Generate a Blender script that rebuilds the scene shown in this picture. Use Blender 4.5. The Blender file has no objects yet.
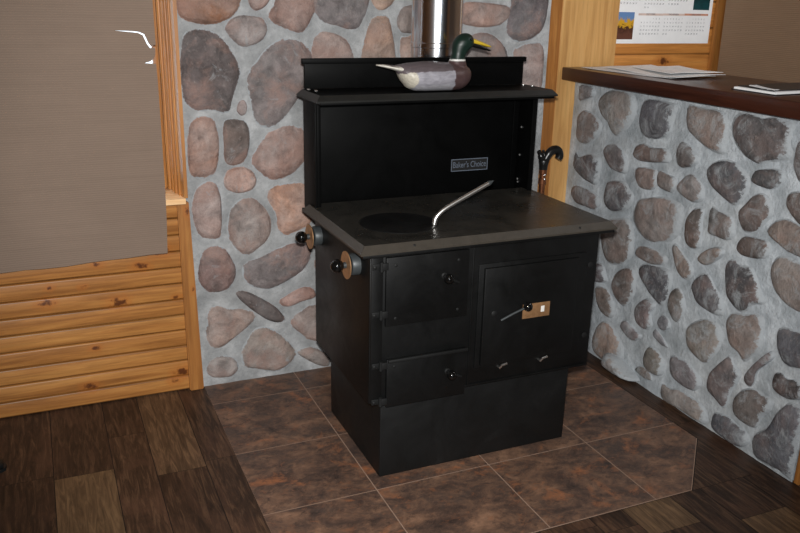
import bpy, bmesh, math, random
from mathutils import Vector, Matrix, noise
random.seed(7)
S = bpy.context.scene
COL = S.collection
PI = math.pi

# ------------------------------------------------------------------ colours and node materials
def lin(c):
    c = c / 255.0
    return c / 12.92 if c <= 0.04045 else ((c + 0.055) / 1.055) ** 2.4
ALB = 1.45
def rgb(r, g, b, k=1.0):
    return (min(.95, lin(r) * k), min(.95, lin(g) * k), min(.95, lin(b) * k), 1.0)

class NM:
    """small helper to write node materials"""
    def __init__(s, name, rough=.6, spec=.5, metal=0.0):
        s.m = bpy.data.materials.new(name); s.m.use_nodes = True
        s.t = s.m.node_tree; s.b = s.t.nodes['Principled BSDF']
        s.b.inputs['Roughness'].default_value = rough
        s.b.inputs['Metallic'].default_value = metal
        s.b.inputs['Specular IOR Level'].default_value = spec
    def n(s, typ, **kw):
        nd = s.t.nodes.new(typ)
        for k, v in kw.items(): setattr(nd, k, v)
        return nd
    def l(s, a, b): s.t.links.new(a, b)
    def val(s, sock, v):
        if hasattr(v, 'is_linked'): s.l(v, sock)
        else: sock.default_value = v
    def coord(s, scale=(1, 1, 1), loc=(0, 0, 0)):
        tc = s.n('ShaderNodeTexCoord'); mp = s.n('ShaderNodeMapping')
        mp.inputs['Scale'].default_value = scale; mp.inputs['Location'].default_value = loc
        s.l(tc.outputs['Object'], mp.inputs['Vector']); return mp.outputs['Vector']
    def noise(s, vec, scale, detail=4, rough=.6, dist=0.0):
        nd = s.n('ShaderNodeTexNoise'); s.l(vec, nd.inputs['Vector'])
        nd.inputs['Scale'].default_value = scale; nd.inputs['Detail'].default_value = detail
        nd.inputs['Roughness'].default_value = rough; nd.inputs['Distortion'].default_value = dist
        return nd.outputs['Fac']
    def ramp(s, fac, *stops):
        nd = s.n('ShaderNodeValToRGB'); s.l(fac, nd.inputs['Fac']); e = nd.color_ramp.elements
        while len(e) < len(stops): e.new(.5)
        for el, (p, c) in zip(e, stops):
            el.position = p; el.color = c if len(c) == 4 else (*c, 1)
        return nd.outputs['Color']
    def gray(s, fac, a, b, p0=0.0, p1=1.0):
        nd = s.n('ShaderNodeMapRange'); s.l(fac, nd.inputs['Value'])
        nd.inputs['From Min'].default_value = p0; nd.inputs['From Max'].default_value = p1
        nd.inputs['To Min'].default_value = a; nd.inputs['To Max'].default_value = b
        return nd.outputs['Result']
    def mix(s, fac, a, b, mode='MIX'):
        nd = s.n('ShaderNodeMix', data_type='RGBA', blend_type=mode)
        s.val(nd.inputs['Factor'], fac); s.val(nd.inputs['A'] if False else nd.inputs[6], a); s.val(nd.inputs[7], b)
        return nd.outputs[2]
    def math(s, op, a, b=0.0):
        nd = s.n('ShaderNodeMath', operation=op); s.val(nd.inputs[0], a); s.val(nd.inputs[1], b)
        return nd.outputs[0]
    def attr(s, name):
        nd = s.n('ShaderNodeAttribute', attribute_name=name); return nd
    def base(s, c): s.val(s.b.inputs['Base Color'], c); return s
    def rough(s, v): s.val(s.b.inputs['Roughness'], v); return s
    def bump(s, h, strength=.3, dist=.01):
        nd = s.n('ShaderNodeBump'); nd.inputs['Strength'].default_value = strength
        nd.inputs['Distance'].default_value = dist; s.l(h, nd.inputs['Height'])
        s.l(nd.outputs['Normal'], s.b.inputs['Normal']); return s

def plain(name, c, rough=.5, metal=0.0, spec=.5, var=.12, scale=30):
    q = NM(name, rough, spec, metal)
    f = q.noise(q.coord(), scale, 3)
    v = q.gray(f, 1 - var, 1 + var, .3, .7)
    m = q.mix(1.0, c, (1, 1, 1, 1), 'MULTIPLY')
    hs = q.n('ShaderNodeHueSaturation'); q.l(m, hs.inputs['Color']); q.l(v, hs.inputs['Value'])
    q.base(hs.outputs['Color']); return q.m

M = {}
def mat_mortar(name, k_):
    q = NM(name, .9, .2)
    v = q.coord()
    f = q.noise(v, 9, 6, .65); g = q.noise(v, 70, 4, .7); h = q.noise(v, 2.2, 3)
    c = q.ramp(f, (.3, rgb(124, 130, 134, ALB)), (.5, rgb(150, 156, 161, ALB)), (.68, rgb(178, 184, 189, ALB)))
    c = q.mix(q.gray(g, 0, .28, .5, .75), c, rgb(96, 100, 105, ALB))
    c = q.mix(q.gray(h, 0, .22, .45, .7), c, rgb(160, 157, 150, ALB))
    hs = q.n('ShaderNodeHueSaturation'); q.l(c, hs.inputs['Color']); hs.inputs['Value'].default_value = k_; hs.inputs['Saturation'].default_value = 1.0 if k_ > .9 else .35
    q.base(hs.outputs['Color']); q.bump(q.math('ADD', q.math('MULTIPLY', f, 1.0), q.math('MULTIPLY', g, .5)), .8, .014)
    return q.m
def mat_stone(name, smear, sat, wash, pink):
    q = NM(name, .72, .28)
    v = q.coord()
    a = q.attr('stone')
    f = q.noise(v, 14, 8, .68, .5); g = q.noise(v, 60, 5, .7); h = q.noise(v, 5, 4, .6, .6); k = q.noise(v, 160, 3, .7)
    hs = q.n('ShaderNodeHueSaturation'); q.l(a.outputs['Color'], hs.inputs['Color'])
    q.l(q.gray(f, .6, 1.4, .34, .66), hs.inputs['Value'])
    q.l(q.gray(h, sat[0], sat[1], .3, .7), hs.inputs['Saturation'])
    c = hs.outputs['Color']
    c = q.mix(q.gray(q.noise(v, 7.5, 6, .65, .4), 0, pink, .48, .64), c, rgb(140, 114, 105, ALB))
    c = q.mix(q.gray(g, 0, .45, .56, .75), c, rgb(150, 140, 136, ALB))
    c = q.mix(q.gray(k, 0, .3, .55, .75), c, rgb(52, 46, 46, ALB))
    # mortar smeared over the rim and rubbed across some of the face
    rim = q.math('SUBTRACT', 1.0, a.outputs['Alpha'])
    s1 = q.math('ADD', q.math('MULTIPLY', rim, .6), q.math('MULTIPLY', q.noise(v, 21, 8, .78, .3), 1.15))
    sm = q.gray(s1, 0, .95, 1.04 - smear, 1.12 - smear)
    c = q.mix(sm, c, rgb(146, 151, 155, ALB))
    s2 = q.gray(q.noise(v, 11, 7, .75, .8), 0, .8, .62 - wash, .74 - wash * .6)
    c = q.mix(s2, c, rgb(142, 146, 149, ALB))
    q.base(c); q.bump(q.math('ADD', f, q.math('ADD', q.math('MULTIPLY', g, .6), q.math('MULTIPLY', k, .25))), .8, .012)
    return q.m
def mat_wood(name, c0, c1, c2, axis, knots=(), gloss=.42, contrast=1.0, voro=True):
    """pine: grain stretched along axis; board tone from the 'board' attribute"""
    q = NM(name, gloss, .45)
    sc = [22, 22, 22]; sc[axis] = 1.3
    a = q.attr('board')
    tc = q.n('ShaderNodeTexCoord'); add = q.n('ShaderNodeVectorMath', operation='ADD')
    q.l(tc.outputs['Object'], add.inputs[0]); 
    ms = q.n('ShaderNodeVectorMath', operation='SCALE'); q.l(a.outputs['Color'], ms.inputs[0]); ms.inputs['Scale'].default_value = 7.0
    q.l(ms.outputs[0], add.inputs[1])
    mp = q.n('ShaderNodeMapping'); mp.inputs['Scale'].default_value = sc; q.l(add.outputs[0], mp.inputs['Vector'])
    v = mp.outputs['Vector']
    f = q.noise(v, 1.0, 6, .62, 1.2); g = q.noise(v, 4.2, 4, .6, .4)
    c = q.ramp(f, (.28, c0), (.5, c1), (.72, c2))
    c = q.mix(q.gray(g, 0, .4 * contrast, .45, .7), c, tuple(x * .62 for x in c0[:3]) + (1,))
    hs = q.n('ShaderNodeHueSaturation'); q.l(c, hs.inputs['Color']); q.l(q.gray(a.outputs['Alpha'], .74, 1.22), hs.inputs['Value'])
    c = hs.outputs['Color']
    if voro:
        s2 = [9, 9, 9]; s2[axis] = 2.6
        mp2 = q.n('ShaderNodeMapping'); mp2.inputs['Scale'].default_value = s2; q.l(add.outputs[0], mp2.inputs['Vector'])
        vo = q.n('ShaderNodeTexVoronoi'); q.l(mp2.outputs[0], vo.inputs['Vector']); vo.inputs['Scale'].default_value = .8
        c = q.mix(q.gray(vo.outputs['Distance'], .85, 0, .06, .16), c, rgb(96, 48, 18, ALB))
    kn = q.noise(tc.outputs['Object'], 48, 4, .65) if knots else None
    for (p, r) in knots:
        d = q.n('ShaderNodeVectorMath', operation='DISTANCE')
        m3 = q.n('ShaderNodeMapping'); s3 = [1.0, 1.0, 1.0]; s3[axis] = .62; m3.inputs['Scale'].default_value = s3
        q.l(tc.outputs['Object'], m3.inputs['Vector']); q.l(m3.outputs[0], d.inputs[0])
        d.inputs[1].default_value = [x * y for x, y in zip(p, s3)]
        dd = q.math('ADD', d.outputs['Value'], q.math('MULTIPLY', q.math('SUBTRACT', kn, .5), r * 2.6))
        c = q.mix(q.gray(dd, .55, 0, r * .9, r * 2.2), c, rgb(150, 88, 36, ALB))
        c = q.mix(q.gray(dd, .92, 0, r * .45, r * 1.0), c, rgb(70, 34, 14, ALB))
    q.base(c); q.bump(q.math('ADD', f, q.math('MULTIPLY', g, .5)), .12, .004)
    return q.m
def mat_floor_plank():
    q = NM('vinyl plank', .5, .35)
    a = q.attr('board')
    tc = q.n('ShaderNodeTexCoord'); ms = q.n('ShaderNodeVectorMath', operation='SCALE'); q.l(a.outputs['Color'], ms.inputs[0]); ms.inputs['Scale'].default_value = 37.0
    add = q.n('ShaderNodeVectorMath', operation='ADD'); q.l(tc.outputs['Object'], add.inputs[0]); q.l(ms.outputs[0], add.inputs[1])
    mp = q.n('ShaderNodeMapping'); mp.inputs['Scale'].default_value = (60, 6, 1); q.l(add.outputs[0], mp.inputs['Vector'])
    f = q.noise(mp.outputs[0], 1, 7, .68, 1.0)
    mp2 = q.n('ShaderNodeMapping'); mp2.inputs['Scale'].default_value = (9, 3.5, 1); q.l(add.outputs[0], mp2.inputs['Vector'])
    g = q.noise(mp2.outputs[0], 1, 5, .6, .8)
    k = q.noise(add.outputs[0], 120, 3, .7)
    c = q.ramp(f, (.3, rgb(26, 17, 11, ALB)), (.5, rgb(56, 38, 26, ALB)), (.68, rgb(94, 68, 47, ALB)))
    c = q.mix(q.gray(g, 0, .6, .5, .72), c, rgb(84, 56, 40, ALB))
    c = q.mix(q.gray(k, 0, .4, .55, .8), c, rgb(26, 20, 17, ALB))
    hs = q.n('ShaderNodeHueSaturation'); q.l(c, hs.inputs['Color']); q.l(q.gray(a.outputs['Alpha'], .4, 1.6), hs.inputs['Value'])
    hs.inputs['Saturation'].default_value = .92
    pale = q.mix(q.gray(f, .15, .85, .35, .65), rgb(58, 43, 30, ALB), rgb(112, 90, 64, ALB))
    q.base(q.mix(q.gray(a.outputs['Alpha'], 0, .75, .6, .85), hs.outputs['Color'], pale)); q.bump(f, .12, .003); return q.m
def mat_tile():
    q = NM('vinyl slate tile', .42, .4)
    a = q.attr('board')
    tc = q.n('ShaderNodeTexCoord'); ms = q.n('ShaderNodeVectorMath', operation='SCALE'); q.l(a.outputs['Color'], ms.inputs[0]); ms.inputs['Scale'].default_value = 19.0
    add = q.n('ShaderNodeVectorMath', operation='ADD'); q.l(tc.outputs['Object'], add.inputs[0]); q.l(ms.outputs[0], add.inputs[1])
    rt = q.n('ShaderNodeMapping'); rt.inputs['Rotation'].default_value = (0, 0, .6); rt.inputs['Scale'].default_value = (1, 1.35, 1); q.l(add.outputs[0], rt.inputs['Vector'])
    v = rt.outputs[0]
    f = q.noise(v, 8, 10, .72, .5); g = q.noise(v, 6.5, 7, .7, .6); h = q.noise(v, 30, 7, .75, .3); k = q.noise(v, 4.2, 6, .7, .4)
    c = q.ramp(f, (.3, rgb(42, 36, 34, ALB)), (.45, rgb(74, 58, 50, ALB)), (.56, rgb(98, 75, 61, ALB)), (.7, rgb(130, 100, 80, ALB)))
    c = q.mix(q.gray(g, 0, .85, .55, .68), c, rgb(138, 88, 58, ALB))
    c = q.mix(q.gray(k, 0, .75, .52, .64), c, rgb(58, 51, 48, ALB))
    c = q.mix(q.gray(h, 0, .7, .52, .68), c, rgb(34, 29, 29, ALB))
    c = q.mix(q.gray(q.noise(v, 70, 6, .8), 0, .5, .54, .7), c, rgb(118, 92, 76, ALB))
    c = q.mix(q.gray(q.noise(v, 22, 7, .8, .8), 0, .5, .56, .66), c, rgb(120, 78, 54, ALB))
    q.base(c); q.bump(h, .1, .003); return q.m
def mat_black(name, base=.006, r0=.38, r1=.56, spec=.3):
    q = NM(name, .45, spec)
    v = q.coord(); f = q.noise(v, 7, 6, .7, .6); g = q.noise(v, 90, 3, .6)
    c = q.ramp(f, (.3, (base * .8, base * .84, base * .84, 1)), (.62, (base * 1.1, base * 1.15, base * 1.18, 1)), (.8, (base * 2.0, base * 2.0, base * 2.0, 1)))
    q.base(c); q.rough(q.gray(f, r0, r1, .3, .7)); q.bump(g, .03, .001); return q.m
def mat_top():
    q = NM('cooktop steel', .32, .65)
    v = q.coord(); f = q.noise(v, 6, 6, .7, .8); g = q.noise(v, 45, 4, .65)
    c = q.ramp(f, (.3, (.018, .017, .015, 1)), (.6, (.034, .031, .026, 1)), (.8, (.055, .049, .04, 1)))
    q.base(c); q.rough(q.math('ADD', q.gray(f, .22, .4, .3, .7), q.gray(g, -.04, .06, .3, .7))); return q.m
def mat_shade(name, c):
    q = NM(name, .9, .15)
    v = q.coord()
    w = q.n('ShaderNodeTexWave', wave_type='BANDS', bands_direction='Z', wave_profile='SIN'); q.l(v, w.inputs['Vector'])
    w.inputs['Scale'].default_value = 38; w.inputs['Distortion'].default_value = .5; w.inputs['Detail'].default_value = 1
    f = q.noise(v, 3.5, 5, .6); g = q.noise(q.coord((.4, 1, 9)), 8, 4, .6)
    c0 = tuple(x * .95 for x in c[:3]) + (1,); c1 = tuple(x * 1.05 for x in c[:3]) + (1,)
    k = q.mix(w.outputs['Fac'], c0, c1)
    k = q.mix(q.gray(f, 0, .3, .45, .7), k, tuple(x * 1.25 for x in c[:3]) + (1,))
    k = q.mix(q.gray(g, 0, .3, .5, .75), k, tuple(x * .78 for x in c[:3]) + (1,))
    q.base(k); q.bump(w.outputs['Fac'], .25, .002); return q.m
def mat_attr(name, rough, spec=.5):
    q = NM(name, rough, spec); a = q.attr('paint'); v = q.coord((3, 10, 10)); f = q.noise(v, 14, 5, .7, .5)
    hs = q.n('ShaderNodeHueSaturation'); q.l(a.outputs['Color'], hs.inputs['Color']); q.l(q.gray(f, .75, 1.22, .3, .7), hs.inputs['Value'])
    q.base(hs.outputs['Color']); return q.m
def mat_photo(name, sky, mid, low, scale, z0, z1):
    q = NM(name, .35, .4); tc = q.n('ShaderNodeTexCoord'); sx = q.n('ShaderNodeSeparateXYZ'); q.l(tc.outputs['Object'], sx.inputs[0])
    f = q.noise(tc.outputs['Object'], scale, 5, .7)
    h = q.math('ADD', q.gray(sx.outputs['Z'], 0, 1, z0, z1), q.math('MULTIPLY', q.math('SUBTRACT', f, .5), .9))
    q.base(q.ramp(h, (.18, low), (.42, tuple(x * .5 for x in low[:3])), (.5, mid), (.68, mid), (.78, sky))); return q.m

# ------------------------------------------------------------------ mesh helpers
def link(o, parent=None):
    COL.objects.link(o)
    if parent is not None:
        o.parent = parent
        o.matrix_parent_inverse = Matrix.Translation(-Vector(root_loc(parent)))
    return o
ROOTS = {}
def root_loc(o):
    return ROOTS.get(o.name, (0, 0, 0))
def obj(name, bm, m, parent=None, smooth=None, kind=None, label=None):
    me = bpy.data.meshes.new(name); bm.to_mesh(me); bm.free()
    for mm in (m if isinstance(m, (list, tuple)) else [m]): me.materials.append(mm)
    o = bpy.data.objects.new(name, me); link(o, parent)
    if smooth is not None:
        me.shade_smooth()
        if smooth < 170: me.set_sharp_from_angle(angle=math.radians(smooth))
    if kind: o['kind'] = kind
    if label: o['label'] = label
    return o
def thing(name, label, cat, loc, group=None):
    o = bpy.data.objects.new(name, None); COL.objects.link(o); o.location = loc; o.empty_display_size = .05
    ROOTS[o.name] = loc; tag(o, label, cat, group); return o
def tag(o, label, cat, group=None):
    o['label'] = label; o['category'] = cat
    if group: o['group'] = group
    return o
def box(bm, x0, x1, y0, y1, z0, z1, bev=0.0, seg=2):
    vs = [bm.verts.new((x, y, z)) for x in (x0, x1) for y in (y0, y1) for z in (z0, z1)]
    fs = [bm.faces.new([vs[i] for i in q]) for q in ((0, 1, 3, 2), (4, 6, 7, 5), (0, 4, 5, 1), (2, 3, 7, 6), (0, 2, 6, 4), (1, 5, 7, 3))]
    if bev > 0:
        es = list({e for f in fs for e in f.edges})
        r = bmesh.ops.bevel(bm, geom=es, offset=bev, segments=seg, profile=.5, affect='EDGES')
        fs = [f for f in set(fs) | set(r['faces']) if f.is_valid]
    return fs
def BX(*a, **k):
    bm = bmesh.new(); box(bm, *a, **k); return bm
def frame_of(d):
    d = d.normalized(); u = d.orthogonal().normalized(); return u, d.cross(u)
def tube(bm, pts, rads, n=14, cap=True):
    pts = [Vector(p) for p in pts]
    if not isinstance(rads, (list, tuple)): rads = [rads] * len(pts)
    rings = []; u = None
    for i, p in enumerate(pts):
        d = (pts[min(i + 1, len(pts) - 1)] - pts[max(i - 1, 0)]).normalized()
        if u is None: u = d.orthogonal().normalized()
        else: u = (u - d * u.dot(d)).normalized()
        w = d.cross(u)
        rings.append([bm.verts.new(p + (u * math.cos(2 * PI * k / n) + w * math.sin(2 * PI * k / n)) * rads[i]) for k in range(n)])
    for a, b in zip(rings, rings[1:]):
        for k in range(n): bm.faces.new((a[k], a[(k + 1) % n], b[(k + 1) % n], b[k]))
    if cap:
        bm.faces.new(rings[0][::-1]); bm.faces.new(rings[-1])
    return rings
def lathe(bm, org, axis, prof, n=24):
    """prof: (distance along axis, radius)"""
    org = Vector(org); d = Vector(axis).normalized(); u, w = frame_of(d); rings = []
    for t, r in prof:
        if r < 1e-6: rings.append([bm.verts.new(org + d * t)])
        else: rings.append([bm.verts.new(org + d * t + (u * math.cos(2 * PI * k / n) + w * math.sin(2 * PI * k / n)) * r) for k in range(n)])
    for a, b in zip(rings, rings[1:]):
        for k in range(n):
            q = [a[k % len(a)], a[(k + 1) % len(a)], b[(k + 1) % len(b)], b[k % len(b)]]
            q2 = []
            for v in q:
                if v not in q2: q2.append(v)
            if len(q2) > 2: bm.faces.new(q2)
    if len(rings[0]) > 1: bm.faces.new(rings[0][::-1])
    if len(rings[-1]) > 1: bm.faces.new(rings[-1])
    bmesh.ops.recalc_face_normals(bm, faces=bm.faces)
def ball_prof(r, n=10, t0=0.0):
    return [(t0 + r - r * math.cos(PI * i / n), r * math.sin(PI * i / n) if 0 < i < n else 0.0) for i in range(n + 1)]
def spline(pts, per=6):
    """open Catmull-Rom"""
    P = [Vector(p) for p in pts]; P = [2 * P[0] - P[1]] + P + [2 * P[-1] - P[-2]]; out = []
    for i in range(1, len(P) - 2):
        for k in range(per):
            t = k / per; a, b, c, d = P[i - 1:i + 3]
            out.append(.5 * ((2 * b) + (c - a) * t + (2 * a - 5 * b + 4 * c - d) * t * t + (3 * b - a - 3 * c + d) * t ** 3))
    out.append(P[-2]); return out
def closed_spline(pts, N):
    P = [Vector((*p, 0)) for p in pts]; n = len(P); dense = []
    for i in range(n):
        a, b, c, d = P[i - 1], P[i], P[(i + 1) % n], P[(i + 2) % n]
        for k in range(12):
            t = k / 12
            dense.append(.5 * ((2 * b) + (c - a) * t + (2 * a - 5 * b + 4 * c - d) * t * t + (3 * b - a - 3 * c + d) * t ** 3))
    L = [0]
    for i in range(len(dense)): L.append(L[-1] + (dense[(i + 1) % len(dense)] - dense[i]).length)
    out = []; j = 0
    for k in range(N):
        s = L[-1] * k / N
        while L[j + 1] < s: j += 1
        t = (s - L[j]) / max(1e-9, L[j + 1] - L[j]); out.append(dense[j].lerp(dense[(j + 1) % len(dense)], t))
    return [(p.x, p.y) for p in out]
def board_attr(bm, faces_of, seed=1):
    """one random tone per board: colour = offset of the grain, alpha = tone"""
    ly = bm.loops.layers.float_color.get('board') or bm.loops.layers.float_color.new('board')
    for i, fs in enumerate(faces_of):
        c = fs[1] if isinstance(fs, tuple) else None
        fs = fs[0] if isinstance(fs, tuple) else fs
        r = (random.random(), random.random(), random.random(), random.random() if c is None else c)
        for f in fs:
            if f.is_valid:
                for lp in f.loops: lp[ly] = r
BACK_STONES = [
 ((122,86,66), [(-460,1593),(-464,1541),(-435,1506),(-389,1489),(-327,1484),(-277,1497),(-237,1524),(-221,1558),(-223,1605),(-348,1616)]),
 ((88,79,78), [(-433,1429),(-411,1456),(-370,1463),(-328,1453),(-287,1422),(-257,1381),(-237,1339),(-228,1304),(-244,1261),(-263,1202),(-277,1162),(-305,1159),(-344,1173),(-372,1165),(-400,1170),(-433,1190),(-447,1237),(-448,1318),(-444,1391)]),
 ((128,116,113), [(-258,1497),(-222,1514),(-172,1515),(-128,1502),(-115,1471),(-127,1436),(-161,1412),(-205,1403),(-233,1412),(-260,1443),(-275,1470)]),
 ((135,112,105), [(-179,1599),(-100,1601),(-101,1574),(-127,1546),(-156,1536),(-177,1552)]),
 ((130,106,98), [(-102,1526),(-83,1554),(-60,1602),(68,1605),(82,1549),(67,1514),(43,1472),(12,1454),(-25,1464),(-77,1488),(-103,1505)]),
 ((110,101,100), [(-194,1274),(-178,1317),(-140,1366),(-102,1404),(-56,1426),(-11,1422),(34,1404),(65,1364),(62,1311),(28,1242),(-24,1162),(-77,1110),(-119,1093),(-152,1105),(-172,1134),(-186,1208)]),
 ((112,104,104), [(67,1554),(97,1512),(123,1496),(164,1482),(222,1468),(260,1475),(281,1509),(297,1543),(291,1605),(77,1600)]),
 ((136,118,112), [(96,1453),(128,1458),(175,1446),(212,1422),(231,1388),(236,1339),(175,1310),(85,1331),(65,1374),(73,1422)]),
 ((138,112,97), [(308,1490),(324,1510),(362,1520),(390,1513),(404,1476),(416,1422),(426,1357),(428,1286),(277,1289),(279,1373),(290,1437)]),
 ((146,115,95), [(312,1610),(329,1558),(351,1545),(378,1549),(410,1574),(415,1612)]),
 ((118,108,104), [(429,1501),(444,1540),(472,1560),(522,1556),(525,1467),(469,1454),(443,1462)]),
 ((145,120,108), [(447,1427),(475,1437),(526,1442),(531,1285),(462,1286)]),
 ((140,114,104), [(730,1573),(781,1582),(877,1576),(950,1565),(958,1528),(912,1491),(835,1480),(758,1486),(720,1502),(709,1541)]),
 ((95,88,90), [(965,1561),(980,1626),(1134,1629),(1147,1547),(1133,1480),(1085,1438),(1026,1423),(975,1438),(950,1471)]),
 ((110,102,100), [(770,1438),(817,1454),(876,1448),(927,1413),(955,1372),(959,1304),(797,1306),(754,1397)]),
 ((136,115,109), [(990,1371),(1018,1396),(1087,1413),(1129,1409),(1148,1370),(1154,1302),(1150,1232),(1126,1198),(1032,1217),(1016,1295)]),
 ((138,113,103), [(-431,1096),(-409,1131),(-377,1139),(-342,1132),(-328,1100),(-320,1043),(-326,970),(-344,922),(-382,904),(-421,910),(-440,936),(-441,1009)]),
 ((96,84,79), [(-298,1107),(-283,1122),(-250,1125),(-218,1116),(-201,1087),(-198,1038),(-211,980),(-236,953),(-274,944),(-298,960),(-302,1018)]),
 ((137,113,105), [(-190,967),(-164,1011),(-120,1063),(-68,1085),(-17,1087),(22,1073),(43,1026),(33,959),(-21,902),(-73,879),(-116,881),(-158,910),(-187,942)]),
 ((152,121,109), [(-305,895),(-291,923),(-258,935),(-217,931),(-184,904),(-178,869),(-199,841),(-245,832),(-287,843),(-306,865)]),
 ((140,120,116), [(-245,1161),(-235,1192),(-215,1200),(-203,1176),(-209,1148),(-229,1140)]),
 ((140,115,107), [(-438,774),(-427,832),(-405,867),(-368,884),(-336,867),(-324,815),(-321,756),(-328,679),(-342,652),(-396,659),(-419,679),(-429,714)]),
 ((132,117,111), [(-295,719),(-278,769),(-239,801),(-189,801),(-155,768),(-127,722),(-122,669),(-138,626),(-178,590),(-222,570),(-264,594),(-292,641),(-299,685)]),
 ((160,128,112), [(-129,801),(-115,839),(-67,852),(21,851),(65,795),(55,689),(-18,650),(-63,641),(-89,666),(-96,728),(-121,774)]),
 ((112,89,84), [(-423,522),(-412,578),(-382,610),(-348,615),(-311,594),(-288,552),(-275,506),(-287,462),(-314,429),(-374,423),(-415,450),(-428,488)]),
 ((108,97,96), [(-241,502),(-228,532),(-162,552),(-91,581),(-19,596),(45,576),(49,534),(16,482),(-40,442),(-113,413),(-158,410),(-210,434),(-235,465)]),
 ((90,80,78), [(-279,406),(-255,413),(-208,392),(-151,354),(-103,312),(-76,277),(-74,256),(-104,250),(-153,272),(-210,321),(-257,368)]),
 ((140,118,108), [(-401,287),(-394,336),(-361,357),(-315,340),(-277,335),(-220,312),(-202,284),(-242,244),(-302,201),(-351,172),(-388,178),(-405,216),(-408,257)]),
 ((128,115,107), [(-255,152),(-229,200),(-194,231),(-145,227),(-96,191),(-47,130),(-27,84),(-59,46),(-120,23),(-200,48),(-249,66),(-262,111)]),
 ((134,124,120), [(-411,93),(-391,121),(-343,129),(-296,106),(-283,61),(-318,30),(-385,37),(-413,62)]),
 ((142,112,103), [(-92,347),(-52,372),(9,396),(54,385),(69,347),(8,334),(-63,317)]),
 ((130,114,108), [(-45,236),(-14,274),(48,307),(110,278),(109,139),(36,150),(-5,188)]),
 ((125,115,110), [(-17,93),(46,110),(119,60),(129,3),(66,25)]),
]
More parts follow.
